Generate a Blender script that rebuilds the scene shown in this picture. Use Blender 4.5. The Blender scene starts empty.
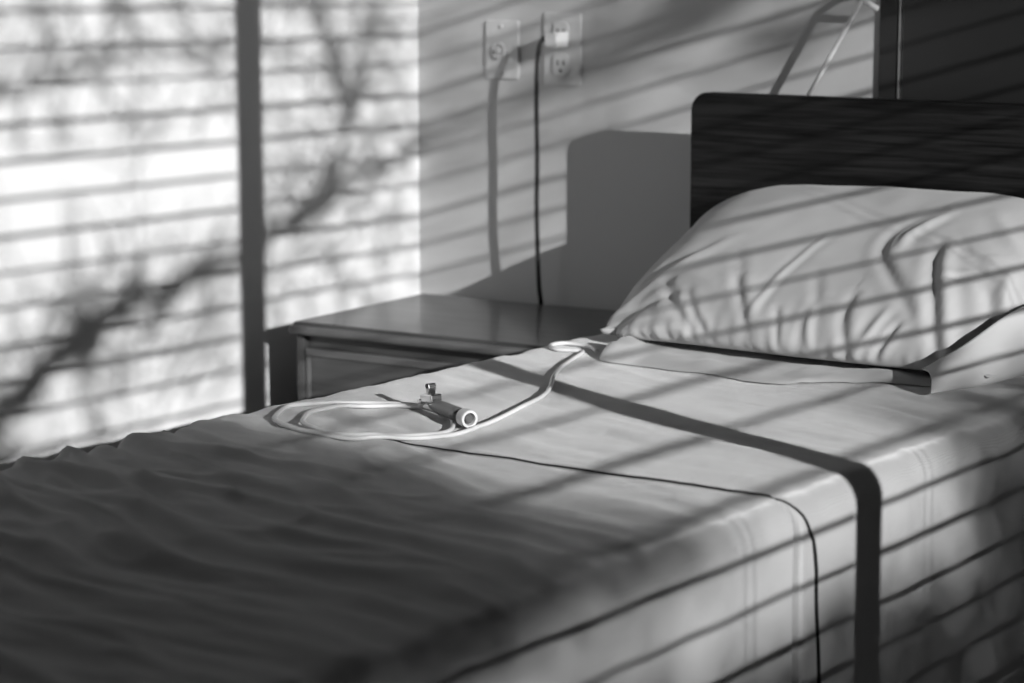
import bpy, bmesh, math, random
import numpy as np
from mathutils import Vector, Matrix, noise

SC = bpy.context.scene
COL = SC.collection
R = math.radians

# ------------------------------------------------------------------ camera
CAM = Vector((2.850, 0.0, 1.23))
cam_d = bpy.data.cameras.new('camera')
cam = bpy.data.objects.new('camera', cam_d)
COL.objects.link(cam)
cam.location = CAM
cam.rotation_euler = (R(90-9.4), 0, R(36.2))
cam_d.sensor_width = 36
cam_d.lens = 36*2270/1024
cam_d.dof.use_dof = True
cam_d.dof.focus_distance = 3.18
cam_d.dof.aperture_fstop = 4.0
cam_d.clip_start = .02
SC.camera = cam

# ------------------------------------------------------------------ sky, sun, exposure
world = bpy.data.worlds.new('sky')
SC.world = world
world.use_nodes = True
bg = world.node_tree.nodes['Background']
bg.inputs[0].default_value = (.8, .8, .8, 1)
bg.inputs[1].default_value = .21

SUN_DIR = Vector((-1, .408, -.280)).normalized()
sun_d = bpy.data.lights.new('sun', 'SUN')
sun_d.energy = 5.7
sun_d.angle = R(.33)
sun = bpy.data.objects.new('sun', sun_d)
COL.objects.link(sun)
sun.rotation_euler = SUN_DIR.to_track_quat('-Z', 'Y').to_euler()
sun.location = (9, -3, 5)

SC.view_settings.view_transform = 'Standard'
SC.view_settings.look = 'None'
SC.view_settings.exposure = 0.0
SC.view_settings.gamma = 1.0
SC.view_settings.use_curve_mapping = False

# ------------------------------------------------------------------ dimensions
XWIN = 3.350          # inner face of the window wall
YB = 3.577            # back wall
YF = -1.6             # wall behind the camera
ZC = 2.55             # ceiling
BX0, BX1 = .725, 1.617  # bed cover
BZ = .62

# ------------------------------------------------------------------ helpers
def tag(o, label=None, cat=None, group=None, kind=None):
    if label: o['label'] = label
    if cat: o['category'] = cat
    if group: o['group'] = group
    if kind: o['kind'] = kind
    return o

def thing(name, loc, rz=0, label=None, cat=None, group=None):
    o = bpy.data.objects.new(name, None)
    COL.objects.link(o)
    o.location = loc
    o.rotation_euler = (0, 0, rz)
    o.empty_display_size = .05
    return tag(o, label, cat, group)

def obj(name, bm, m, parent=None, smooth=False, bevel=0, seg=2):
    me = bpy.data.meshes.new(name)
    bmesh.ops.recalc_face_normals(bm, faces=bm.faces[:])
    bm.to_mesh(me); bm.free()
    me.materials.append(m)
    if smooth:
        me.polygons.foreach_set('use_smooth', [True]*len(me.polygons))
    o = bpy.data.objects.new(name, me)
    COL.objects.link(o)
    if parent: o.parent = parent
    if bevel:
        b = o.modifiers.new('bevel', 'BEVEL'); b.width = bevel; b.segments = seg; b.limit_method = 'ANGLE'
    return o

def box(bm, x0, x1, y0, y1, z0, z1):
    vs = [bm.verts.new(p) for p in ((x0,y0,z0),(x1,y0,z0),(x1,y1,z0),(x0,y1,z0),(x0,y0,z1),(x1,y0,z1),(x1,y1,z1),(x0,y1,z1))]
    for f in ((0,3,2,1),(4,5,6,7),(0,1,5,4),(1,2,6,5),(2,3,7,6),(3,0,4,7)):
        bm.faces.new([vs[i] for i in f])
    return bm

def bx(*a):
    return box(bmesh.new(), *a)

def prism(pts, axis, a0, a1):
    """extrude a 2-D outline; axis 'y' -> pts are (x,z); 'x' -> (y,z); 'z' -> (x,y)"""
    bm = bmesh.new()
    f = {'y': lambda p, a: (p[0], a, p[1]), 'x': lambda p, a: (a, p[0], p[1]), 'z': lambda p, a: (p[0], p[1], a)}[axis]
    A = [bm.verts.new(f(p, a0)) for p in pts]; B = [bm.verts.new(f(p, a1)) for p in pts]
    bm.faces.new(A); bm.faces.new(B[::-1])
    n = len(pts)
    for i in range(n):
        bm.faces.new((A[i], B[i], B[(i+1) % n], A[(i+1) % n]))
    return bm

def rrect(x0, x1, z0, z1, r, seg=8, corners=(1, 1, 1, 1)):
    pts = []
    for k, (cx, cz, a0) in enumerate(((x1-r, z1-r, 0), (x0+r, z1-r, 90), (x0+r, z0+r, 180), (x1-r, z0+r, 270))):
        if corners[k]:
            for i in range(seg+1):
                a = R(a0+90*i/seg); pts.append((cx+r*math.cos(a), cz+r*math.sin(a)))
        else:
            pts.append(((x1, z1), (x0, z1), (x0, z0), (x1, z0))[k])
    return pts

def smooth_path(pts, n=12, closed=False):
    P = [Vector(p) for p in pts]; out = []
    m = len(P)
    for i in range(m-1):
        p0 = P[max(i-1, 0)]; p1 = P[i]; p2 = P[i+1]; p3 = P[min(i+2, m-1)]
        for k in range(n):
            t = k/n
            out.append(.5*((2*p1)+(p2-p0)*t+(2*p0-5*p1+4*p2-p3)*t*t+(3*p1-p0-3*p2+p3)*t**3))
    out.append(P[-1])
    return out

def tube(bm, pts, r, seg=10, cap=True):
    pts = [Vector(p) for p in pts]
    n = len(pts)
    rad = r if isinstance(r, (list, tuple)) else [r]*n
    t = (pts[1]-pts[0]).normalized()
    nrm = t.orthogonal().normalized()
    rings = []
    for i in range(n):
        t = (pts[min(i+1, n-1)]-pts[max(i-1, 0)]).normalized()
        nrm = (nrm-t*nrm.dot(t)).normalized(); b = t.cross(nrm)
        rings.append([bm.verts.new(pts[i]+(nrm*math.cos(2*math.pi*k/seg)+b*math.sin(2*math.pi*k/seg))*rad[i]) for k in range(seg)])
    for i in range(n-1):
        for k in range(seg):
            bm.faces.new((rings[i][k], rings[i][(k+1) % seg], rings[i+1][(k+1) % seg], rings[i+1][k]))
    if cap:
        bm.faces.new(rings[0][::-1]); bm.faces.new(rings[-1])
    return bm

def lathe(bm, prof, M=Matrix(), seg=28):
    """profile (r, h) turned about local Z, then moved by M"""
    rings = []
    for r, h in prof:
        rings.append([bm.verts.new(M @ Vector((r*math.cos(2*math.pi*k/seg), r*math.sin(2*math.pi*k/seg), h))) for k in range(seg)])
    for i in range(len(rings)-1):
        for k in range(seg):
            bm.faces.new((rings[i][k], rings[i][(k+1) % seg], rings[i+1][(k+1) % seg], rings[i+1][k]))
    bm.faces.new(rings[0][::-1]); bm.faces.new(rings[-1])
    return bm

# ------------------------------------------------------------------ materials
def mat(name, v, rough=.6, metal=0, spec=.5, sheen=0, bump=None, var=0, var_scale=6, coat=0):
    """plain grey procedural material; bump = (scale, strength, distance)"""
    m = bpy.data.materials.new(name); m.use_nodes = True
    nt = m.node_tree; b = nt.nodes['Principled BSDF']
    b.inputs['Base Color'].default_value = (v, v, v, 1)
    b.inputs['Roughness'].default_value = rough
    b.inputs['Metallic'].default_value = metal
    b.inputs['Specular IOR Level'].default_value = spec
    b.inputs['Sheen Weight'].default_value = sheen
    b.inputs['Sheen Roughness'].default_value = .45
    b.inputs['Coat Weight'].default_value = coat
    tc = nt.nodes.new('ShaderNodeTexCoord')
    if var:
        n = nt.nodes.new('ShaderNodeTexNoise'); n.inputs['Scale'].default_value = var_scale; n.inputs['Detail'].default_value = 4
        nt.links.new(tc.outputs['Object'], n.inputs['Vector'])
        mr = nt.nodes.new('ShaderNodeMapRange'); mr.inputs['To Min'].default_value = v*(1-var); mr.inputs['To Max'].default_value = v*(1+var)
        nt.links.new(n.outputs['Fac'], mr.inputs['Value']); nt.links.new(mr.outputs['Result'], b.inputs['Base Color'])
    if bump:
        n2 = nt.nodes.new('ShaderNodeTexNoise'); n2.inputs['Scale'].default_value = bump[0]; n2.inputs['Detail'].default_value = 3
        nt.links.new(tc.outputs['Object'], n2.inputs['Vector'])
        bp = nt.nodes.new('ShaderNodeBump'); bp.inputs['Strength'].default_value = bump[1]; bp.inputs['Distance'].default_value = bump[2]
        nt.links.new(n2.outputs['Fac'], bp.inputs['Height']); nt.links.new(bp.outputs['Normal'], b.inputs['Normal'])
    return m

def wood(name, dark, light, stretch=(1, 18, 18), rough=.4, spec=.5, scale=3.0, bump=.15, coat=0):
    m = mat(name, light, rough, spec=spec, coat=coat)
    nt = m.node_tree; b = nt.nodes['Principled BSDF']
    tc = nt.nodes['Texture Coordinate'] if 'Texture Coordinate' in nt.nodes else nt.nodes.new('ShaderNodeTexCoord')
    mp = nt.nodes.new('ShaderNodeMapping'); mp.inputs['Scale'].default_value = stretch
    nt.links.new(tc.outputs['Object'], mp.inputs['Vector'])
    n = nt.nodes.new('ShaderNodeTexNoise'); n.inputs['Scale'].default_value = scale; n.inputs['Detail'].default_value = 8; n.inputs['Roughness'].default_value = .65; n.inputs['Distortion'].default_value = .4
    nt.links.new(mp.outputs['Vector'], n.inputs['Vector'])
    cr = nt.nodes.new('ShaderNodeValToRGB')
    cr.color_ramp.elements[0].position = .33; cr.color_ramp.elements[0].color = (dark, dark, dark, 1)
    cr.color_ramp.elements[1].position = .68; cr.color_ramp.elements[1].color = (light, light, light, 1)
    nt.links.new(n.outputs['Fac'], cr.inputs['Fac']); nt.links.new(cr.outputs['Color'], b.inputs['Base Color'])
    bp = nt.nodes.new('ShaderNodeBump'); bp.inputs['Strength'].default_value = bump; bp.inputs['Distance'].default_value = .001
    nt.links.new(n.outputs['Fac'], bp.inputs['Height']); nt.links.new(bp.outputs['Normal'], b.inputs['Normal'])
    return m

def weave(name, v, rough, sheen, freq, strength):
    """woven cloth: fine crossed threads as bump"""
    m = mat(name, v, rough, spec=.2, sheen=sheen)
    nt = m.node_tree; b = nt.nodes['Principled BSDF']
    tc = nt.nodes['Texture Coordinate']
    w = []
    for ax in ('X', 'Y'):
        t = nt.nodes.new('ShaderNodeTexWave'); t.wave_type = 'BANDS'; t.bands_direction = ax
        t.inputs['Scale'].default_value = freq; t.inputs['Distortion'].default_value = 1.2; t.inputs['Detail'].default_value = 2; t.inputs['Detail Scale'].default_value = 3
        nt.links.new(tc.outputs['Object'], t.inputs['Vector']); w.append(t)
    ad = nt.nodes.new('ShaderNodeMath'); ad.operation = 'ADD'
    nt.links.new(w[0].outputs['Fac'], ad.inputs[0]); nt.links.new(w[1].outputs['Fac'], ad.inputs[1])
    n = nt.nodes.new('ShaderNodeTexNoise'); n.inputs['Scale'].default_value = 170; n.inputs['Detail'].default_value = 3
    nt.links.new(tc.outputs['Object'], n.inputs['Vector'])
    ad2 = nt.nodes.new('ShaderNodeMath'); ad2.operation = 'ADD'
    nt.links.new(ad.outputs[0], ad2.inputs[0]); nt.links.new(n.outputs['Fac'], ad2.inputs[1])
    bp = nt.nodes.new('ShaderNodeBump'); bp.inputs['Strength'].default_value = strength; bp.inputs['Distance'].default_value = .0012
    nt.links.new(ad2.outputs[0], bp.inputs['Height']); nt.links.new(bp.outputs['Normal'], b.inputs['Normal'])
    return m

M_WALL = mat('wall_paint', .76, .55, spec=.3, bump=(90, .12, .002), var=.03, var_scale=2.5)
M_WALLB = mat('wall_paint_back_shaded', .56, .5, spec=.3, bump=(90, .12, .002), var=.03, var_scale=2.5)  # darker than the left wall: twig shade is put into the colour
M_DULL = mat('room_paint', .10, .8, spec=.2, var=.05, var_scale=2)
M_CEIL = mat('ceiling_paint', .12, .8, spec=.2, bump=(60, .2, .003))
M_FLOOR = mat('floor_vinyl', .05, .45, var=.2, var_scale=9)
M_FRAME = mat('window_frame_paint', .55, .5, var=.04)
M_BLIND = mat('blind_slat', .45, .5, var=.04)
M_CORD = mat('blind_cord', .5, .8, bump=(400, .3, .001))
M_BARK = mat('bark', .05, .9, bump=(30, .8, .02), var=.3, var_scale=12)
M_LEAF = mat('leaf', .06, .6, var=.3, var_scale=8)
M_EARTH = mat('earth', .10, .95, bump=(12, .6, .03), var=.3, var_scale=3)
M_COVER = weave('bed_cover_cloth', .47, .85, .85, 150, .35)
M_PILLOW = mat('pillow_cotton', .51, .75, spec=.25, sheen=.2, bump=(420, .12, .0006))
M_SHEET = mat('sheet_cotton', .52, .8, spec=.2, sheen=.2, bump=(420, .12, .0006))
M_HEAD = wood('headboard_wood', .001, .026, (1.0, 1, 26), .5, .2, 4.0, .3)
M_NIGHT = wood('nightstand_wood', .03, .075, (1, 14, 1), .3, .5, 3.0, .08, coat=.2)
M_NIGHTF = wood('nightstand_front', .05, .10, (1, 14, 14), .35, .5, 3.0, .08)
M_EDGE = mat('nightstand_edge', .13, .32, spec=.6, var=.2, var_scale=14)
M_PLATE = mat('outlet_plate', .62, .35, spec=.5, var=.03)
M_WHITE = mat('white_plastic', .80, .35, spec=.5, var=.02)
M_DARKP = mat('dark_plastic', .02, .4, var=.1)
M_BLACK = mat('black_cord', .008, .5, var=.1)
M_STEEL = mat('steel', .62, .22, metal=1, var=.05, var_scale=30)
M_CABLE = mat('call_cable_vinyl', .82, .35, spec=.5, var=.02)
M_PANEL = mat('dark_panel', .022, .35, spec=.4, var=.15, var_scale=4)
M_TRIM = mat('panel_trim', .45, .3, metal=.8, var=.05)
M_ROD = mat('rod_paint', .80, .35, var=.02)
M_GLASS = bpy.data.materials.new('window_glass'); M_GLASS.use_nodes = True
_nt = M_GLASS.node_tree; _nt.nodes.clear()
_o = _nt.nodes.new('ShaderNodeOutputMaterial'); _t = _nt.nodes.new('ShaderNodeBsdfTransparent'); _t.inputs[0].default_value = (.94, .94, .94, 1)
_g = _nt.nodes.new('ShaderNodeBsdfGlossy'); _g.inputs['Roughness'].default_value = .02
_mx = _nt.nodes.new('ShaderNodeMixShader'); _mx.inputs[0].default_value = .05
_nt.links.new(_t.outputs[0], _mx.inputs[1]); _nt.links.new(_g.outputs[0], _mx.inputs[2]); _nt.links.new(_mx.outputs[0], _o.inputs[0])

# ------------------------------------------------------------------ room shell
def struct(name, bm, m, label, parent=None, bevel=0):
    o = obj(name, bm, m, parent, bevel=bevel)
    if parent is None: tag(o, label, kind='structure')
    return o

T = .12
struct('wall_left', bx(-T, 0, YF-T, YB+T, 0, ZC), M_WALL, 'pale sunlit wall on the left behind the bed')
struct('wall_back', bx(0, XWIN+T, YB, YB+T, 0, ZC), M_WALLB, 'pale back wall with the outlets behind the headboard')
struct('wall_front', bx(0, XWIN+T, YF-T, YF, 0, ZC), M_DULL, 'plain wall facing the headboard end of the room')
struct('floor', bx(-T, XWIN+T, YF-T, YB+T, -.1, 0), M_FLOOR, 'dark vinyl floor under the bed')
struct('ceiling', bx(-T, XWIN+T, YF-T, YB+T, ZC, ZC+.1), M_CEIL, 'plain painted ceiling over the bed')
struct('baseboard_left', bx(0, .012, YF, YB, 0, .09), M_FRAME, 'low baseboard along the left wall')
struct('baseboard_back', bx(.012, XWIN, YB-.012, YB, 0, .09), M_FRAME, 'low baseboard along the back wall')

# window wall: two windows with a broad post between them
WY0, WYM, WY1 = .05, 1.708, 3.15      # window opening, post centre
WZ0, WZ1 = .72, 2.44
WT = .10
bm = bmesh.new()
box(bm, XWIN, XWIN+WT, YF-T, WY0, 0, ZC)
box(bm, XWIN, XWIN+WT, WY1, YB, 0, ZC)
box(bm, XWIN, XWIN+WT, WY0, WY1, 0, WZ0)
box(bm, XWIN, XWIN+WT, WY0, WY1, WZ1, ZC)
struct('wall_right', bm, M_DULL, 'wall with the window that lets the low sun in')
PW = .017                              # half width of the post
for n, (y0, y1) in enumerate(((WY0, WYM-PW), (WYM+PW, WY1)), 1):
    w = thing('window_%d' % n, (XWIN+.015, (y0+y1)/2, WZ0))
    tag(w, 'window %s whose blind throws the slat shadows' % ('nearer the foot of the bed' if n == 1 else 'nearer the headboard'), kind='structure')
    c = (y0+y1)/2
    for nm, b in (('window_frame', bx(-.015, .015, y0-c, y0-c+.012, .02, WZ1-WZ0)), ('window_frame', bx(-.015, .015, y1-c-.012, y1-c, .02, WZ1-WZ0)),
                  ('window_sill', bx(-.015, .075, y0-c, y1-c, 0, .02)), ('window_frame', bx(-.015, .015, y0-c+.012, y1-c-.012, WZ1-WZ0-.02, WZ1-WZ0))):
        obj(nm, b, M_FRAME, w, bevel=.002)
    obj('pane', bx(-.002, .002, y0-c+.012, y1-c-.012, .02, WZ1-WZ0-.02), M_GLASS, w)
struct('trim_1', bx(XWIN, XWIN+.03, WYM-PW, WYM+PW, WZ0, WZ1), M_FRAME, 'upright post between the two windows', bevel=.003)

# blinds: flat open slats
SLAT_P, SLAT_B = .0606, 1.723
def blind(y0, y1, label):
    t = thing('window_blind', (XWIN-.028, (y0+y1)/2, WZ0), label=label, cat='blind', group='slat blinds at the window')
    h = (y1-y0)/2-.008
    # slat cross-section is slightly crowned
    bm = bmesh.new()
    n = 6
    up_, dn = [], []
    for i in range(n+1):
        x = -.025+.05*i/n; z = .0025*(1-(x/.025)**2)
        up_.append((x, z+.0012)); dn.append((x, z-.0012))
    src = prism(up_+dn[::-1], 'y', -h, h)
    me = bpy.data.meshes.new('slat'); bmesh.ops.recalc_face_normals(src, faces=src.faces[:]); src.to_mesh(me); src.free(); bm.free()
    me.materials.append(M_BLIND)
    k0 = math.ceil((WZ0+.045-SLAT_B)/SLAT_P); k1 = math.floor((WZ1-.075-SLAT_B)/SLAT_P)
    rnd = random.Random(int(y0*100))
    for k in range(k0, k1+1):
        o = bpy.data.objects.new('slat', me); COL.objects.link(o); o.parent = t
        o.location = (0, 0, SLAT_B+k*SLAT_P-WZ0+rnd.uniform(-.002, .002))
        o.rotation_euler = (rnd.uniform(-.0012, .0012), R(-10.5+rnd.uniform(-3.5, 3.5)), 0)
    obj('head_rail', bx(-.027, .026, -h, h, WZ1-WZ0-.05, WZ1-WZ0-.003), M_BLIND, t, bevel=.003)
    obj('bottom_rail', bx(-.02, .02, -h, h, .022, .036), M_BLIND, t, bevel=.003)
    for f in (-.78, -.05, .70):
        for dx in (-.026, .026):
            obj('ladder_cord', tube(bmesh.new(), [(dx, f*h, .03), (dx, f*h, WZ1-WZ0-.05)], .0007, 6), M_CORD, t)
    return t
blind(WY0, WYM-PW, 'slat blind on the window nearer the foot of the bed')
blind(WYM+PW, WY1, 'slat blind on the window nearer the headboard')

# ------------------------------------------------------------------ outside: ground and trees (throw the branch shadows)
struct('ground', bx(XWIN+WT, 30, -25, 12, -.4, -.3), M_EARTH, 'bare ground outside the window')

def back(p, x):
    """follow the sun's ray from p out of the window to the plane x"""
    t = (x-p[0])/SUN_DIR.x
    return Vector(p)+SUN_DIR*t

def wall_pt(y, z): return Vector((0, y, z))

def limb(bm, path, r0, r1, seg=7, n=5, rnd=None, jit=.0):
    pts = smooth_path(path, n)
    if rnd:
        pts = [p+Vector((rnd.uniform(-jit, jit), rnd.uniform(-jit, jit), rnd.uniform(-jit, jit))) for p in pts]
    k = len(pts)
    tube(bm, pts, [r0+(r1-r0)*i/(k-1) for i in range(k)], seg)

def tree(name, label, base, height, seed, x, limbs, trunk_r=.09, haze=()):
    rnd = random.Random(seed)
    t = thing(name, base, label=label, cat='tree', group='bare trees outside the window')
    O = Vector(base)
    bm = bmesh.new()
    trunk = [Vector((rnd.uniform(-.06, .06)*k, rnd.uniform(-.06, .06)*k, height*k/5)) for k in range(6)]
    limb(bm, trunk, trunk_r, trunk_r*.35, 10)
    obj('trunk', bm, M_BARK, t, True)
    for path, r0, r1, join in limbs:
        P = [back(p, x+rnd.uniform(-.05, .05))-O for p in path]
        if join == 0: P.insert(0, Vector((0, 0, P[0].z-.15)))
        if join == 1: P.append(Vector((0, 0, P[-1].z-.1)))
        bm = bmesh.new(); limb(bm, P, r0, r1, 7, 6, rnd, .012)
        b = obj('branch', bm, M_BARK, t, True)
        # twigs
        bm = bmesh.new()
        for k in range(len(path)*(2 if join is not None else 4)):
            i = rnd.randrange(len(P)-1); s = P[i].lerp(P[i+1], rnd.random())
            d = Vector((rnd.uniform(-.2, .2), rnd.uniform(-.6, .6), rnd.uniform(-.1, .8))).normalized()*rnd.uniform(.10, .30)
            m1 = s+d*.5+Vector((0, rnd.uniform(-.05, .05), rnd.uniform(-.03, .05)))
            limb(bm, [s, m1, s+d], .0045, .002, 5, 4)
        tw = obj('twig', bm, M_BARK, b, True)
        tag(tw, kind='stuff')
    if haze:                                 # spray of fine outer twigs
        bm = bmesh.new()
        for a0, a1, b0, b1, n in haze:
            for k in range(n):
                s = back((XWIN, rnd.uniform(a0, a1), rnd.uniform(b0, b1)), x+rnd.uniform(-.5, .5))-O
                d = Vector((rnd.uniform(-.3, .3), rnd.gauss(0, .6), rnd.gauss(.5, .5))).normalized()*rnd.uniform(.12, .32)
                limb(bm, [s, s+d*.5+Vector((0, rnd.uniform(-.03, .03), rnd.uniform(-.03, .03))), s+d], rnd.uniform(.0025, .0045), .0012, 5, 3)
        tag(obj('twig_spray', bm, M_BARK, t, True), kind='stuff')
    return t

WL = lambda L: [Vector((0, a, b)) for a, b in L]
WB = lambda L: [Vector((a, YB, b)) for a, b in L]
tree('bare_tree', 'bare tree outside whose boughs shade the left wall', (7.6, -1.6, -.3), 3.6, 5, 7.4, [
    (WL([(2.22, .36), (2.336, .430), (2.465, .503), (2.520, .528), (2.603, .586), (2.680, .625), (2.740, .648), (2.850, .652), (2.890, .673), (3.064, .707), (3.135, .738), (3.255, .774), (3.368, .823), (3.485, .844), (3.574, .872), (3.646, .890)]), .026, .010, 0),
    (WL([(3.460, 1.241), (3.437, 1.164), (3.412, 1.084), (3.398, 1.002), (3.358, .923), (3.294, .829), (3.255, .780), (3.185, .720)]), .005, .009, None),
    (WL([(2.64, 1.06), (2.712, 1.072), (2.785, 1.082), (2.899, 1.085), (2.965, 1.080), (3.058, 1.088)]), .009, .004, 0),
    (WL([(2.406, 1.003), (2.490, 1.030), (2.554, 1.034), (2.621, 1.059)]), .011, .004, 0),
    (WL([(3.253, 1.185), (3.285, 1.102), (3.336, 1.014), (3.371, .970), (3.334, .918)]), .005, .006, None),
    (WL([(2.680, .625), (2.684, .595), (2.646, .580), (2.58, .57)]), .020, .012, None),
    ], .10, haze=((1.72, 2.5, 1.45, 2.2, 210), (.9, 1.7, 1.30, 1.62, 110), (.9, 1.7, 1.86, 2.2, 90)))
tree('bare_tree', 'second bare tree outside, shading the back wall', (9.2, 1.1, -.3), 3.4, 8, 9.0, [
    (WB([(.25, .96), (.346, 1.005), (.415, 1.035), (.483, 1.065), (.571, 1.104), (.678, 1.147), (.781, 1.196)]), .014, .024, 1),
    (WB([(.805, 1.037), (.829, 1.069), (.871, 1.095), (.924, 1.136)]), .008, .012, 1),
    ], .08)
def hedge():
    """unseen evergreen hedge, added so its leaves shade the foot and lower side of the bed"""
    rnd = random.Random(12)
    HX = 17.0
    base = Vector((HX, -4.2, -.3))
    t = thing('added_shade_hedge', base, label='unseen evergreen hedge outside, added to shade the foot of the bed', cat='hedge')
    ss = lambda a, b, v: (lambda q: q*q*(3-2*q))(max(0, min(1, (v-a)/(b-a))))
    def dens(a, b):  # leaf density shaped by the shade wanted on the bed
        e = 1.33+.02*math.sin(a*9)+.17*(1-ss(1.0, 1.4, a))
        d = (1-ss(.78, 1.50, a-.35*(1.2-b)))**1.3*(1-ss(e-.05-.17*(1-ss(1.0, 1.4, a)), e+.01, b))*(.20+.80*ss(1.05, 1.09, b))
        d = max(d, (1-ss(.84, 1.03, b))*.5)
        d = max(d, ss(1.88, 2.12, a)*(1-ss(1.08, 1.23, b))*.42)
        return d
    bm = bmesh.new()
    for k in range(38000):
        a, b = rnd.uniform(.2, 2.7), rnd.uniform(.62, 1.55)
        if rnd.random() > dens(a, b): continue
        c = back((XWIN, a, b), HX+rnd.uniform(-.3, .3))-base
        d = Vector((rnd.gauss(0, 1), rnd.gauss(0, 1), rnd.gauss(0, .6))).normalized(); n = d.orthogonal().normalized(); n.rotate(Matrix.Rotation(rnd.random()*6.28, 3, d))
        L, w = rnd.uniform(.026, .042), rnd.uniform(.009, .015)
        bm.faces.new([bm.verts.new(c+q) for q in (-d*L, n*w-d*L*.2, d*L, -n*w-d*L*.2)])
    # body of the hedge below the window line
    for k in range(6000):
        c = Vector((rnd.uniform(-.35, .35), rnd.uniform(-2.2, 1.4), rnd.uniform(.3, 4.7)))
        d = Vector((rnd.gauss(0, 1), rnd.gauss(0, 1), rnd.gauss(0, .6))).normalized(); n = d.orthogonal().normalized()
        L, w = rnd.uniform(.04, .06), rnd.uniform(.014, .02)
        bm.faces.new([bm.verts.new(c+q) for q in (-d*L, n*w-d*L*.2, d*L, -n*w-d*L*.2)])
    fo = obj('foliage', bm, M_LEAF, t); tag(fo, kind='stuff')
    for k in range(7):
        y = -2.0+.5*k
        st = bmesh.new(); limb(st, [Vector((0, y, 0)), Vector((.08, y+.05, 1.5)), Vector((-.05, y, 3.1)), Vector((0, y+.08, 4.6))], .035, .012, 7)
        obj('stem', st, M_BARK, t, True)
hedge()


# ------------------------------------------------------------------ bed
bed = thing('hospital_bed', ((BX0+BX1)/2, 2.3, 0), label='single hospital bed with a dark wooden headboard against the back wall', cat='bed')
BC = Vector(bed.location)
def bedpart(name, bm, m, bevel=0, smooth=False, seg=2):
    bmesh.ops.translate(bm, verts=bm.verts[:], vec=-BC)
    return obj(name, bm, m, bed, smooth, bevel, seg)
HBY = 3.424
bedpart('headboard', prism(rrect(.734, 1.607, .30, 1.011, .032, 8, (1, 1, 0, 0)), 'y', HBY, HBY+.028), M_HEAD, .003)
bedpart('mattress', bx(BX0+.035, BX1-.035, 1.20, 3.40, .40, BZ-.03), M_SHEET, .04, seg=4)
bedpart('bed_frame', bx(BX0+.05, BX1-.05, 1.18, 3.424, .32, .40), M_STEEL, .005)
for sx in (BX0+.09, BX1-.09):
    for sy in (1.30, 3.30):
        l = bedpart('leg', tube(bmesh.new(), [(sx, sy, .11), (sx, sy, .33)], .02, 14), M_STEEL, smooth=False)
        w = bmesh.new(); lathe(w, [(.03, -.014), (.052, -.012), (.055, 0), (.052, .012), (.03, .014)], Matrix.Translation(Vector((sx, sy, .055))) @ Matrix.Rotation(R(90), 4, 'Y'), 20)
        bmesh.ops.translate(w, verts=w.verts[:], vec=-BC)
        obj('caster', w, M_DARKP, l)

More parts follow.
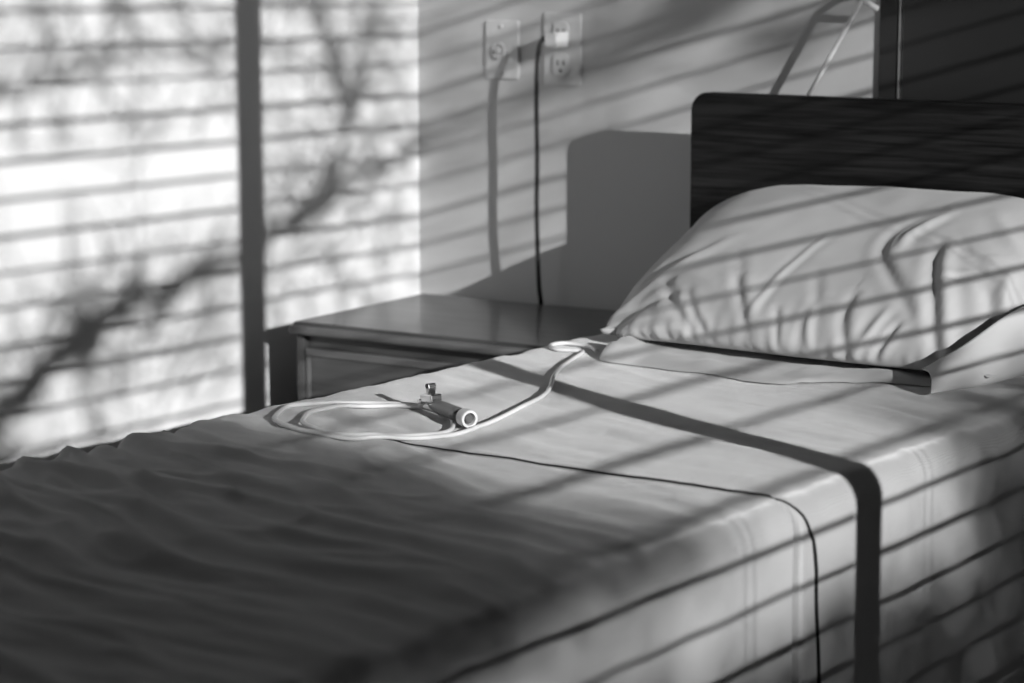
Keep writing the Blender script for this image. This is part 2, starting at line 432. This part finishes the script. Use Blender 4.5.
# cover: one sheet of cloth over the mattress
SEAM = 2.242
def cover():
    ys = list(np.arange(1.16, 3.405, .008))
    ys = sorted(set([round(y, 4) for y in ys if abs(y-SEAM) > .012]+[round(SEAM+k*.0012, 4) for k in range(-10, 11)]))
    r = .040; zb = .20
    # cross-section: list of (x, z, nx, nz, s) from left hem to right hem
    prof = []
    hs = BZ-r-zb
    for i in range(28): prof.append((BX0, zb+hs*i/28, -1, 0))
    for i in range(9):
        a = R(180-90*i/8); prof.append((BX0+r+r*math.cos(a), BZ-r+r*math.sin(a), math.cos(a), math.sin(a)))
    nt = 104
    for i in range(1, nt): prof.append((BX0+r+(BX1-BX0-2*r)*i/nt, BZ, 0, 1))
    for i in range(9):
        a = R(90-90*i/8); prof.append((BX1-r+r*math.cos(a), BZ-r+r*math.sin(a), math.cos(a), math.sin(a)))
    for i in range(1, 45): prof.append((BX1, BZ-r-hs*i/44, 1, 0))
    bm = bmesh.new()
    rows = []
    N = noise.noise
    sstep = lambda a, b, t: (lambda q: q*q*(3-2*q))(max(0, min(1, (t-a)/(b-a))))
    for y in ys:
        row = []
        for (x, z, nx, nz) in prof:
            top = max(nz, 0); side = 1-top
            foot = 1-sstep(1.9, 2.45, y)
            # broad undulation
            h = .010*N(Vector((x*2.2, y*1.7, 1.3)))*top
            # cross-bed wrinkles, stronger towards the foot and the far side
            far = 1-sstep(.78, 1.38, x)
            q = y+.22*x+.05*N(Vector((x*3, y*3, 7)))
            w1 = N(Vector((x*2.6, q*15, 3.1))); w2 = N(Vector((x*5.5, q*30, 9.7)))
            h += top*((.0035+.005*foot*(.4+far))*w1+(.0012+.0042*foot)*w2)
            rg = 1-abs(N(Vector((x*4+y*2.2, q*9, 21.))))*2.2
            h += top*max(0, rg-.50)*.016*foot*(.3+far)
            rg2 = 1-abs(N(Vector((x*6.5-y*1.5, q*21, 31.))))*2.4
            h += top*max(0, rg2-.35)*.0085*foot*(.40+1.1*far)
            h += top*.0015*N(Vector((x*11, q*50, 41.)))+top*.0007*N(Vector((x*60, y*60, 51.)))
            # wrinkles near the pillow
            h += top*.003*sstep(2.6, 2.9, y)*N(Vector((x*9, y*12, 4.4)))
            # side drape
            h += side*(nx > 0)*(.006*N(Vector((y*5.5, z*1.2, 2.2)))+.004*N(Vector((y*13, z*1.5, 8.2)))+.008*max(0, BZ-r-z)/.38)
            h += side*(nx < 0)*.006*N(Vector((y*7, z*2, 5.2)))
            # pinched seam across the near half of the bed and down its side
            d = abs(y-SEAM-.004*N(Vector((x*6, z*5, 0))))
            if x > .955:
                k = sstep(.955, 1.10, x)
                wdt = .0016+.0022*side*(nx > 0)
                dep = (.002*k*top+.028*side*(nx > 0))
                h -= dep*math.exp(-(d/wdt)**2)
                h += k*.0025*math.exp(-((d-.012)/.010)**2)*(y > SEAM)
            row.append(bm.verts.new((x+nx*h, y, z+nz*h)))
        rows.append(row)
    for i in range(len(rows)-1):
        for j in range(len(prof)-1):
            bm.faces.new((rows[i][j], rows[i][j+1], rows[i+1][j+1], rows[i+1][j]))
    # foot end hangs down
    last = rows[0]
    for s in range(1, 7):
        nr = [bm.verts.new((v.co.x, 1.16-.02*math.sin(min(1, s/2)*math.pi/2)-.002*s, max(.2, v.co.z-(.06*s if s > 1 else .03)) if v.co.z > .2 else v.co.z)) for v in rows[0]]
        for j in range(len(prof)-1): bm.faces.new((last[j+1], last[j], nr[j], nr[j+1]))
        last = nr
    o = obj('bed_cover', bm, M_COVER, smooth=True)
    tag(o, 'creased woven bed cover draped over the hospital bed', 'bed cover')
    return o
COVER = cover()
from mathutils.bvhtree import BVHTree
_bm = bmesh.new(); _bm.from_mesh(COVER.data); BVH = BVHTree.FromBMesh(_bm); _bm.free()
def bed_z(x, y):
    h = BVH.ray_cast(Vector((x, y, 1)), Vector((0, 0, -1)))
    return h[0].z if h[0] else BZ
def seam():  # dark tube laid along the hem edge in place of its shadow
    pts = []
    for i in range(60):
        x = .985+(BX1-.04-.985)*i/59
        pts.append((x, SEAM+.004*noise.noise(Vector((x*6, BZ*5, 0)))))
    P = [Vector((x, y, max(bed_z(x, y-.004), bed_z(x, y), bed_z(x, y+.004))+.0008)) for x, y in pts]
    for i in range(1, 14):
        a = R(90-90*i/14); t_ = i/14
        c_ = Vector((BX1-.04, SEAM+.004*noise.noise(Vector((BX1*6, BZ*5, 0)))*(1-t_)+.030*t_**1.6, BZ-.04)); d_ = Vector((math.cos(a), 0, math.sin(a)))
        h = BVH.ray_cast(c_+d_*.2, -d_)
        if h[0]: P.append(h[0]+d_*.0006)
    for i in range(1, 60):
        z = BZ-.042-(BZ-.22)*i/59
        y = SEAM+.034+.012*min(1, i/7)**.7+.016*i/59+.004*noise.noise(Vector((3, z*9, 0)))
        h = BVH.ray_cast(Vector((BX1+.3, y, z)), Vector((-1, 0, 0)))
        if h[0]: P.append(h[0]+Vector((.0004, 0, 0)))
    n = len(P)
    rr = [.0008+.0004*min(1, i/40)+.0017*max(0, min(1, (i-62)/14)) for i in range(n)]
    o = obj('seam', tube(bmesh.new(), P, rr, 8), mat('seam_shadow', .006, .9, var=.1), COVER, True)
    tag(o, 'dark thin line standing in for the shadow along the seam')
seam()

# ------------------------------------------------------------------ pillow
def pillow_cloth(W=.88, D=.62, seed=4):
    """Small position-based cloth solver: two square sheets joined at the rim, inflated and dropped on the bed."""
    rng = np.random.default_rng(seed)
    tilt = math.radians(22)
    def solve(X, nx, ny, steps, iters, press, dt=1/60):
        # X: (2, nx+1, ny+1, 3)
        lu, lv = W/nx, D/ny
        ld = math.hypot(lu, lv)
        LU = np.full((1, 1, ny+1, 1), lu); LU[:, :, [0, ny]] *= .90; LU[:, :, [1, ny-1]] *= .95
        LV = np.full((1, nx+1, 1, 1), lv); LV[:, [0, nx]] *= .90
        V = np.zeros_like(X)
        u = np.linspace(0, 1, nx+1)[:, None]; v = np.linspace(0, 1, ny+1)[None, :]
        pm = np.clip((1.0-u)/.07, 0, 1)*np.ones_like(v)
        pm = .10+.90*pm*pm*(3-2*pm)
        def tie():
            for sl in ((slice(None), 0, slice(None)), (slice(None), nx, slice(None)), (slice(None), slice(None), 0), (slice(None), slice(None), ny)):
                m = X[sl].mean(0); X[sl] = m[None]
        def con(A, B, L, ks, kc):
            d = B-A; n = np.sqrt((d*d).sum(-1, keepdims=True))+1e-9
            e = (n-L)/n*d*.5
            k = np.where(n > L, ks, kc)
            A += e*k; B -= e*k
        for s in range(steps):
            V *= .96
            V[..., 2] -= 9.8*dt*.5
            V[..., 1] += 2.2*dt
            # pressure along normals
            du = np.gradient(X, axis=1); dv = np.gradient(X, axis=2)
            nrm = np.cross(du, dv)
            nrm /= np.sqrt((nrm*nrm).sum(-1, keepdims=True))+1e-9
            nrm[1] *= -1
            ramp = min(1, s/40)
            g_ = np.sqrt(((X[0]-X[1])**2).sum(-1))
            prof = TH*np.where(u < .5, np.clip(4*u*(1-u)*1.4, 0, 1)**.55, np.clip(4*u*(1-u)*1.7, 0, 1)**.5)*np.clip(4*v*(1-v)*1.3, 0, 1)**.5+.004
            pr = np.clip(1-g_/prof, -.3, 1)*pm
            V += nrm*pr[None, :, :, None]*press*ramp*dt
            P = X.copy(); X += V*dt
            for it in range(iters):
                for p in (0, 1):
                    n_ = (nx-p+1)//2
                    con(X[:, p:p+2*n_:2][:, :n_], X[:, p+1:p+2*n_:2][:, :n_], LU, 1., .98)
                    m_ = (ny-p+1)//2
                    con(X[:, :, p:p+2*m_:2][:, :, :m_], X[:, :, p+1:p+2*m_:2][:, :, :m_], LV, 1., .98)
                for p in (0, 1):
                    n_ = (nx-p+1)//2
                    A = X[:, p:p+2*n_:2][:, :n_]; B = X[:, p+1:p+2*n_:2][:, :n_]
                    con(A[:, :, :-1], B[:, :, 1:], ld, .6, .5)
                    con(A[:, :, 1:], B[:, :, :-1], ld, .6, .5)
                # bending
                if it % 2 == 0:
                    for p in (0, 1, 2, 3):
                        A = X[:, p:-2:4]; B = X[:, p+2::4]; k = min(A.shape[1], B.shape[1])
                        con(A[:, :k], B[:, :k], 2*lu, .0, .05)
                        A = X[:, :, p:-2:4]; B = X[:, :, p+2::4]; k = min(A.shape[2], B.shape[2])
                        con(A[:, :, :k], B[:, :, :k], 2*lv, .0, .05)
                tie()
                # contact with mattress, wedge of bedding behind, headboard
                zf = .638+np.clip(X[..., 1]-3.10, 0, 1)*.42
                hit = X[..., 2] < zf
                X[..., 2] = np.where(hit, zf, X[..., 2])
                X[..., 0] = np.where(hit, P[..., 0]*.8+X[..., 0]*.2, X[..., 0])
                X[..., 1] = np.where(hit, P[..., 1]*.8+X[..., 1]*.2, X[..., 1])
                X[..., 1] = np.minimum(X[..., 1], 3.412)
                mid = X.mean(0)
                gap = X[0, ..., 2]-X[1, ..., 2]
                bad = gap < .002
                X[0, ..., 2] = np.where(bad, mid[..., 2]+.001, X[0, ..., 2]); X[1, ..., 2] = np.where(bad, mid[..., 2]-.001, X[1, ..., 2])
            X[..., 0] += CX-X[..., 0].mean()
            V = (X-P)/dt
            sp = np.sqrt((V*V).sum(-1, keepdims=True)); V *= np.minimum(1, 1.5/(sp+1e-9))
        return X
    def up(X):
        Y = np.zeros((2, X.shape[1]*2-1, X.shape[2], 3)); Y[:, ::2] = X; Y[:, 1::2] = (X[:, 1:]+X[:, :-1])/2
        Z = np.zeros((2, Y.shape[1], Y.shape[2]*2-1, 3)); Z[:, :, ::2] = Y; Z[:, :, 1::2] = (Y[:, :, 1:]+Y[:, :, :-1])/2
        return Z
    nx, ny = 52, 36
    u = (np.linspace(0, 1, nx+1)-.5)[:, None]*np.ones((1, ny+1))*W
    v = (np.linspace(0, 1, ny+1)-.5)[None, :]*np.ones((nx+1, 1))*D
    X = np.zeros((2, nx+1, ny+1, 3))
    for k, s in ((0, 1), (1, -1)):
        h = s*.03*np.sqrt(np.clip((1-(2*u/W)**2)*(1-(2*v/D)**2), 0, 1))
        X[k, ..., 0] = CX+u; X[k, ..., 1] = CY+v*math.cos(tilt)-h*math.sin(tilt); X[k, ..., 2] = CZ+v*math.sin(tilt)+h*math.cos(tilt)
    X[..., 2] += rng.normal(0, .002, X.shape[:-1])
    X = solve(X, nx, ny, 150, 8, PRESS)
    X = up(X); nx, ny = nx*2, ny*2
    X += rng.normal(0, .0012, X.shape)
    X = solve(X, nx, ny, 60, 14, PRESS)
    return X, nx, ny
CX, CY, CZ, PRESS, TH = 1.150, 3.22, .79, 45, .143

def make_pillow():
    X, nx, ny = pillow_cloth(.68, .54)
    def up(X):
        Y = np.zeros((2, X.shape[1]*2-1, X.shape[2], 3)); Y[:, ::2] = X; Y[:, 1::2] = (X[:, 1:]+X[:, :-1])/2
        Z = np.zeros((2, Y.shape[1], Y.shape[2]*2-1, 3)); Z[:, :, ::2] = Y; Z[:, :, 1::2] = (Y[:, :, 1:]+Y[:, :, :-1])/2
        return Z
    X = up(X); nx *= 2; ny *= 2
    for _ in range(2):
        X[:, 1:-1, 1:-1] = .5*X[:, 1:-1, 1:-1]+.125*(X[:, :-2, 1:-1]+X[:, 2:, 1:-1]+X[:, 1:-1, :-2]+X[:, 1:-1, 2:])
    # creases of the pillow case, laid along the cloth (u across, v front to back)
    U = np.linspace(0, 1, nx+1)[:, None]*np.ones((1, ny+1)); V = np.linspace(0, 1, ny+1)[None, :]*np.ones((nx+1, 1))
    A, B = U*.72, V*.58
    nrm = np.cross(np.gradient(X[0], axis=0), np.gradient(X[0], axis=1)); nrm /= np.linalg.norm(nrm, axis=-1, keepdims=True)+1e-9
    H = np.zeros_like(U)
    def crease(pts, amp, wid, step=0.):
        nonlocal H
        pts = [(p.x, p.y) for p in smooth_path([(u*.72, v*.58, 0) for u, v in pts], 6)]
        best = np.full_like(U, 1e9); sgn = np.zeros_like(U); tt = np.zeros_like(U)
        n = len(pts)-1
        for k in range(n):
            (ax, ay), (bx_, by) = pts[k], pts[k+1]
            dx, dy = bx_-ax, by-ay; L2 = dx*dx+dy*dy+1e-12
            t = np.clip(((A-ax)*dx+(B-ay)*dy)/L2, 0, 1)
            ex, ey = A-ax-t*dx, B-ay-t*dy
            d = np.hypot(ex, ey); m = d < best
            best = np.where(m, d, best); sgn = np.where(m, np.sign(dx*ey-dy*ex), sgn); tt = np.where(m, (k+t)/n, tt)
        env = np.clip(np.sin(np.pi*np.clip(tt, .02, .98)), 0, 1)**.5
        g = np.exp(-(best/wid)**2)
        H += amp*env*(g-.55*np.exp(-((best-1.9*wid)/(1.3*wid))**2))
        if step: H += step*env*sgn*np.tanh(best/wid*1.2)*np.exp(-(best/(wid*4.5))**2)
    crease([(.66, .62), (.60, .50), (.61, .40), (.66, .31), (.72, .22), (.78, .13)], -.0040, .0095, .0026)
    crease([(.69, .60), (.64, .49), (.645, .42)], 0.0036, 0.0078)
    crease([(.715, .46), (.735, .36), (.79, .20), (.83, .09), (.87, .02)], -.0050, .0090)
    crease([(.46, .48), (.44, .34), (.425, .18), (.42, .10)], 0.0022, 0.0059)
    crease([(.34, .24), (.385, .15), (.43, .05)], -0.0036, 0.0078, 0.0027)
    crease([(.30, .36), (.34, .26), (.36, .20)], -0.0022, 0.0098)
    crease([(.02, .03), (.09, .13), (.20, .30), (.27, .42)], 0.0036, 0.0117)
    crease([(.03, .03), (.13, .10), (.24, .17)], -0.0043, 0.0107)
    crease([(.02, .05), (.06, .20), (.10, .38)], -0.0036, 0.0117)
    crease([(.05, .02), (.16, .035), (.27, .05)], 0.0043, 0.0098)
    crease([(.18, .22), (.23, .12), (.30, .04)], -0.0043, 0.0098)
    crease([(.62, .22), (.63, .12), (.66, .03)], -0.0036, 0.0088, 0.0027)
    crease([(.71, .17), (.70, .10), (.68, .03)], 0.0036, 0.0078)
    crease([(.55, .16), (.56, .09), (.58, .02)], 0.0029, 0.0068)
    crease([(.80, .42), (.87, .30), (.93, .15)], -0.0036, 0.0117, 0.0036)
    crease([(.78, .62), (.86, .50), (.93, .46)], 0.0029, 0.0117)
    crease([(.50, .30), (.54, .20), (.56, .13)], -0.0019, 0.0088)
    crease([(.735, .47), (.760, .36), (.815, .20), (.855, .09), (.89, .02)], .0045, .0110)
    crease([(.25, .17), (.28, .11), (.33, .03)], -.0040, .0070)
    crease([(.47, .14), (.49, .08), (.50, .02)], -.0030, .0060)
    crease([(.745, .13), (.735, .08), (.72, .02)], -.0040, .0060)
    crease([(.88, .40), (.90, .28), (.94, .20)], .0050, .0090)
    crease([(.78, .30), (.82, .33), (.86, .30)], -.0030, .0070)
    for i in range(nx+1):
        for j in range(ny+1):
            u, v = i/nx, j/ny
            e = min(u, 1-u, v*.8)
            pk = math.exp(-v/.06)*noise.noise(Vector((u*42, v*6, 2.)))*.0060*min(1, v/.015)
            H[i, j] += pk+.0022*noise.noise(Vector((u*7+v*2, v*6, 4.)))+.0012*noise.noise(Vector((u*16, v*13, 8.)))
    H *= np.clip(np.minimum(np.minimum(U, 1-U), np.minimum(V, 1-V))/.012, 0, 1)
    X[0] += nrm*H[..., None]
    # cloth resting on the bed must not dip through it
    X[..., 2] = np.maximum(X[..., 2], .634)
    t = thing('pillow', (1.15, 3.2, BZ), label='plump white pillow propped against the dark headboard', cat='pillow')
    O = Vector(t.location)
    bm = bmesh.new()
    top = [[bm.verts.new(Vector(X[0, i, j])-O) for j in range(ny+1)] for i in range(nx+1)]
    bot = [[top[i][j] if i in (0, nx) or j in (0, ny) else bm.verts.new(Vector(X[1, i, j])-O) for j in range(ny+1)] for i in range(nx+1)]
    for i in range(nx):
        for j in range(ny):
            bm.faces.new((top[i][j], top[i+1][j], top[i+1][j+1], top[i][j+1]))
            bm.faces.new((bot[i][j], bot[i][j+1], bot[i+1][j+1], bot[i+1][j]))
    o = obj('pillow_case', bm, M_PILLOW, t, True)
    # open end of the case spread on the bed at the right
    up_ = smooth_path([(1.405, 2.990, .648), (1.430, 2.990, .664), (1.462, 3.020, .690), (1.490, 3.100, .725), (1.505, 3.22, .74), (1.51, 3.34, .74)], 8)
    lo_ = smooth_path([(1.455, 2.915, .629), (1.466, 2.935, .630), (1.480, 3.000, .628), (1.497, 3.090, .629), (1.512, 3.20, .630), (1.53, 3.34, .630)], 8)
    bm = bmesh.new(); g = []
    for a, b in zip(up_, lo_):
        row = []
        for k in range(15):
            q = a.lerp(b, k/14)
            q.z += .010*math.sin(k/14*math.pi)+.004*noise.noise(Vector((q.x*30, q.y*22, 6)))*math.sin(k/14*math.pi)
            q.x += .006*math.sin(k/14*math.pi)
            row.append(bm.verts.new(q-O))
        g.append(row)
    for i in range(len(g)-1):
        for k in range(14): bm.faces.new((g[i][k], g[i+1][k], g[i+1][k+1], g[i][k+1]))
    fl = obj('case_hem', bm, M_PILLOW, t, True)
    so = fl.modifiers.new('thickness', 'SOLIDIFY'); so.thickness = .002; so.offset = 0
    return t
make_pillow()

def under_sheet():
    edge = smooth_path([(a, b, 0) for a, b in [(.872, 2.965), (.880, 2.930), (.891, 2.915), (.957, 2.923), (1.070, 2.917), (1.207, 2.891), (1.279, 2.943), (1.366, 2.98), (1.42, 2.99), (1.46, 3.03)]], 10)
    bm = bmesh.new(); rows = []
    n = len(edge); m = 26
    N = noise.noise
    for i, e in enumerate(edge):
        row = []
        for k in range(m+1):
            t = (k/m)**1.4
            x = e.x+(t*.02); y = e.y+(3.40-e.y)*t
            lum = max(0, 1-abs(e.x-.87)/.09)
            z = bed_z(min(x, 1.57), y)+.002
            d = (y-e.y)
            rise = 1-math.exp(-d/.012)
            z += rise*(.008+.105*max(0, min(1, (y-3.11)/.30)))
            z += rise*(.016*max(0, N(Vector((x*16, y*9, 3))))+.004*N(Vector((x*30, y*22, 5))))*max(0, min(1, (3.06-y)/.06))
            z += rise*max(0, min(1, (3.03-y)/.04))*lum*.016*(.6+N(Vector((x*34, y*34, 1))))
            ex = min(1, i/8, (n-1-i)/8)
            row.append(bm.verts.new((x, y, z if ex > .99 else z*ex+(bed_z(min(x, 1.57), y)+.002)*(1-ex))))
        rows.append(row)
    for i in range(n-1):
        for k in range(m): bm.faces.new((rows[i][k], rows[i+1][k], rows[i+1][k+1], rows[i][k+1]))
    bmesh.ops.recalc_face_normals(bm, faces=bm.faces[:])
    o = obj('folded_sheet', bm, M_SHEET, smooth=True)
    tag(o, 'white folded sheet tucked under the pillow', 'sheet')
under_sheet()


# ------------------------------------------------------------------ nightstand
ns = thing('nightstand', (.106, 3.064, 0), R(4.5), 'low wooden nightstand with one drawer front showing, beside the bed', 'nightstand')
NZ, NW, ND = .590, .57, .432
def nspart(name, bm, m, bevel=0, seg=2, parent=None): return obj(name, bm, m, parent or ns, False, bevel, seg)
nspart('top', bx(0, NW, 0, ND, NZ-.026, NZ), M_NIGHT, .009, 4)
nspart('top_edge', bx(-.004, NW+.004, -.006, .012, NZ-.024, NZ-.006), M_EDGE, .007, 3)
nspart('side_panel', bx(.006, .022, .010, ND-.01, .05, NZ-.026), M_NIGHTF, .002)
nspart('side_panel', bx(NW-.022, NW-.006, .010, ND-.01, .05, NZ-.026), M_NIGHTF, .002)
nspart('back_panel', bx(.036, NW-.036, ND-.022, ND-.01, .05, NZ-.026), M_NIGHTF)
nspart('bottom_panel', bx(.036, NW-.036, .03, ND-.022, .07, .09), M_NIGHTF)
nspart('rail', bx(.022, NW-.022, .024, .044, NZ-.056, NZ-.026), M_NIGHTF)
for z0, z1 in ((.32, NZ-.048), (.10, .305)):
    d = nspart('drawer', bx(.024, NW-.024, .016, .034, z0, z1), M_NIGHTF, .003)
    nspart('drawer_rim', bx(.024, NW-.024, .012, .017, z1-.016, z1-.001), M_EDGE, .002, parent=d)
    nspart('drawer_rim', bx(.024, .034, .012, .017, z0, z1-.017), M_EDGE, .002, parent=d)
    nspart('handle', tube(bmesh.new(), smooth_path([(NW/2-.05, .016, (z0+z1)/2), (NW/2-.045, -.004, (z0+z1)/2), (NW/2+.045, -.004, (z0+z1)/2), (NW/2+.05, .016, (z0+z1)/2)], 6), .004, 8), M_STEEL, parent=d)
for x in (.03, NW-.06):
    for y in (.035, ND-.05):
        nspart('leg', bx(x, x+.03, y, y+.03, 0, .07), M_NIGHTF, .003)

# ------------------------------------------------------------------ outlets on the back wall
def plate(x0, x1, z0, z1, label):
    t = thing('outlet_plate', ((x0+x1)/2, YB, (z0+z1)/2), label=label, cat='outlet')
    w, h = (x1-x0)/2, (z1-z0)/2
    bm = prism(rrect(-w, w, -h, h, .006, 4), 'y', -.0048, 0)
    obj('face_plate', bm, M_PLATE, t, bevel=.002)
    return t, w, h
tl, w, h = plate(.171, .251, 1.012, 1.126, 'small wall plate with a round jack, left of the plugged-in outlet')
RX = Matrix.Rotation(R(90), 4, 'X')
b = bmesh.new(); lathe(b, [(.016, .006), (.016, .010), (.013, .011), (.0125, .008), (.006, .0085), (.005, .014), (.001, .014)], Matrix.Translation((-.005, 0, -.002)) @ RX, 24)
j = obj('jack', b, M_PLATE, tl)
for z in (.045, -.045):
    b = bmesh.new(); lathe(b, [(.0035, .006), (.0035, .0078), (.002, .0085)], Matrix.Translation((0, 0, z)) @ RX, 12); obj('screw', b, M_PLATE, tl)
tr, w, h = plate(.310, .397, 1.004, 1.143, 'larger duplex outlet plate holding a white plug')
for z in (.030, -.030):
    rc = obj('receptacle', prism(rrect(-.0175, .0175, z-.0215, z+.0215, .012, 6), 'y', -.0095, -.006), M_PLATE, tr, bevel=.001)
    for x, hh in ((-.007, .005), (.007, .0042)):
        obj('slot', bx(x-.0013, x+.0013, -.0101, -.0094, z+.004-hh, z+.004+hh), M_DARKP, rc)
    b = bmesh.new(); lathe(b, [(.0028, 0), (.0028, .0006)], Matrix.Translation((0, -.0095, z-.011)) @ RX, 12); obj('ground_hole', b, M_DARKP, rc)
b = bmesh.new(); lathe(b, [(.0035, .006), (.0035, .0082), (.002, .0088)], RX, 12); obj('screw', b, M_PLATE, tr)

# plug with its black lead, hanging down to the nightstand
px, pz = tr.location.x+.000, tr.location.z+.018
pl = thing('power_cord', (px, YB-.0096, pz), label='black power cord hanging from a white plug in the wall outlet', cat='cord')
b = prism([(-.006, -.013), (.016, -.015), (.018, -.012), (.018, .012), (.016, .015), (-.006, .013), (-.010, .009), (-.010, -.009)], 'y', -.040, 0)
obj('plug', b, M_WHITE, pl, bevel=.004, seg=3)
b = bmesh.new(); lathe(b, [(.0085, 0), (.0080, .006), (.0058, .012), (.0050, .015)], Matrix.Translation((-.006, -.029, .002)) @ Matrix.Rotation(R(-90), 4, 'Y'), 16)
obj('strain_relief', b, M_BLACK, pl, True)
zt = NZ-pz
path = [(-.012, -.030, .002), (-.016, -.036, .000), (-.018, -.043, -.010), (-.019, -.049, -.04), (-.019, -.052, -.11), (-.017, -.052, -.22), (-.018, -.052, -.32), (-.017, -.050, -.40), (-.017, -.045, zt+.03), (-.017, -.036, zt-.02), (-.016, -.028, zt-.15), (-.020, -.025, zt-.35), (-.016, -.022, .012-pz), (.02, -.022, .006-pz), (.07, -.022, .006-pz)]
obj('lead', tube(bmesh.new(), smooth_path(path, 10), .0045, 10), M_BLACK, pl, True)

# ------------------------------------------------------------------ dark panel at the right with its bright strip
pn = thing('wall_panel', (1.023, YB, 0), label='tall dark panel on the back wall with a thin bright edge strip', cat='panel')
obj('stile', bx(0, .037, -.006, 0, .1, 2.2), M_PANEL, pn, bevel=.002)
obj('edge_strip', bx(.0390, .0410, -.008, 0, .1, 2.2), M_TRIM, pn)
obj('board', bx(.044, .95, -.006, 0, .1, 2.2), M_PANEL, pn, bevel=.002)


# thin pale rod on a bracket above the headboard
rd = thing('wall_rod', (1.02, YB, 1.165), label='thin pale rod slanting from a small wall bracket above the headboard', cat='rod')
O = Vector(rd.location)
obj('rod', tube(bmesh.new(), [Vector((.893, 3.53, .977))-O, Vector((1.013, 3.53, 1.177))-O], .0042, 10), M_ROD, rd, True)
b = bmesh.new(); tube(b, [Vector((1.010, 3.53, 1.174))-O, Vector((1.022, 3.538, 1.164))-O, Vector((1.031, 3.548, 1.157))-O], .0055, 10)
obj('bracket_arm', b, M_ROD, rd, True)
b = bmesh.new(); lathe(b, [(.004, .0), (.013, .002), (.014, .008), (.006, .014), (.005, .03)], Matrix.Translation(Vector((1.002, YB, 1.187))-O) @ RX, 20)
obj('wall_mount', b, M_ROD, rd)
b = bmesh.new(); tube(b, [Vector((1.002, YB-.028, 1.187))-O, Vector((1.010, 3.532, 1.178))-O], .005, 10); obj('bracket_arm', b, M_ROD, rd, True)


# ------------------------------------------------------------------ call cord coiled on the bed
cc = thing('call_button_cord', (.925, 2.32, BZ), label='white coiled call-button cord with a push-button handset lying on the bed cover', cat='call button')
O = Vector(cc.location)
CP = [(0.852, 2.958), (0.815, 2.985), (0.776, 2.978), (0.772, 2.945), (0.795, 2.925), (0.822, 2.935), (0.842, 2.934), (0.864, 2.869), (0.915, 2.753), (0.984, 2.64), (1.016, 2.549), (1.042, 2.443), (1.062, 2.348), (1.055, 2.294), (1.032, 2.238), (0.992, 2.185), (0.938, 2.169), (0.887, 2.179), (0.831, 2.22), (0.797, 2.272), (0.793, 2.314), (0.819, 2.369), (0.859, 2.407), (0.914, 2.429), (0.973, 2.41), (1.015, 2.372), (1.043, 2.326), (1.033, 2.278), (1.001, 2.215), (0.946, 2.19), (0.904, 2.2), (0.866, 2.237), (0.835, 2.291), (0.837, 2.337), (0.862, 2.382), (0.892, 2.412), (0.925, 2.42)]
pts = smooth_path([(a, b, 0) for a, b in CP], 10)
CR = .0032
seen = []
out = []
for i, p in enumerate(pts):
    z = max(bed_z(p.x+dx, p.y+dy) for dx in (-.004, 0, .004) for dy in (-.004, 0, .004))+CR+.0006
    for (q, j) in seen:                      # ride over turns already laid
        if i-j > 25:
            d = math.hypot(p.x-q.x, p.y-q.y)
            if d < .010: z = max(z, q.z+CR*2*(1-(d/.010)**2)**.5)
    if i < 20: z = max(z, bed_z(p.x, p.y)+CR+.002)
    v = Vector((p.x, p.y, z)); out.append(v)
    if i % 2 == 0: seen.append((v, i))
zs = [v.z for v in out]
for _ in range(3):
    zs = [max(zs[i], sum(zs[max(0, i-3):i+4])/len(zs[max(0, i-3):i+4])) for i in range(len(zs))]
for v, z in zip(out, zs): v.z = z
# last stretch rises into the handset
hb = Vector((.955, 2.404, 0)); he = Vector((1.054, 2.359, 0))
hz = max(bed_z(1.054-.02*k_, 2.359+.009*k_) for k_ in range(5))+.0138
hb.z = hz+.002; he.z = hz
out = out[:-2]+[hb-(he-hb).normalized()*.022, hb]
obj('cable', tube(bmesh.new(), [v-O for v in out], CR, 10), M_CABLE, cc, True)
ax = (he-hb).normalized()
MH = Matrix.Translation(hb-O) @ ax.to_track_quat('Z', 'Y').to_matrix().to_4x4()
Lh = (he-hb).length
b = bmesh.new(); lathe(b, [(.0045, -.004), (.0065, 0), (.0085, .012), (.0098, .03), (.0102, Lh*.62), (.0102, Lh-.018)], MH, 28)
hs = obj('handset', b, mat('handset_grey', .16, .3, spec=.6, var=.05), cc, True)
b = bmesh.new(); lathe(b, [(.0100, Lh-.019), (.0122, Lh-.017), (.0125, Lh-.003), (.0118, Lh), (.0086, Lh), (.0080, Lh-.004), (.0080, Lh-.007)], MH, 32)
obj('rim', b, M_WHITE, hs)
b = bmesh.new(); lathe(b, [(.0079, Lh-.008), (.0079, Lh-.0065), (.0058, Lh-.0064), (.0055, Lh-.0025), (.0040, Lh-.0015)], MH, 28)
obj('push_button', b, mat('button_grey', .12, .4, var=.05), hs)
# steel sheet clip on the cable just behind the handset
cl = obj('sheet_clip', bx(-.015, .015, -.009, .009, -.006, .006), M_STEEL, cc, bevel=.002)
cl.matrix_parent_inverse = Matrix()
cl.location = hb-ax*.004+Vector((0, 0, .008))-O; cl.rotation_euler = (0, R(-6), R(-20))
obj('clip_jaw', bx(-.020, -.013, -.011, .011, -.008, -.001), M_STEEL, cl, bevel=.0015)
obj('clip_lever', prism([(-.002, .004), (.003, .004), (.006, .014), (.005, .020), (-.003, .020), (-.004, .014)], 'y', -.006, .006), M_STEEL, cl, bevel=.0012)
b = bmesh.new(); lathe(b, [(.0035, -.0065), (.0035, .0065)], Matrix.Translation((.001, 0, .017)) @ RX, 14); obj('clip_pivot', b, M_DARKP, cl)
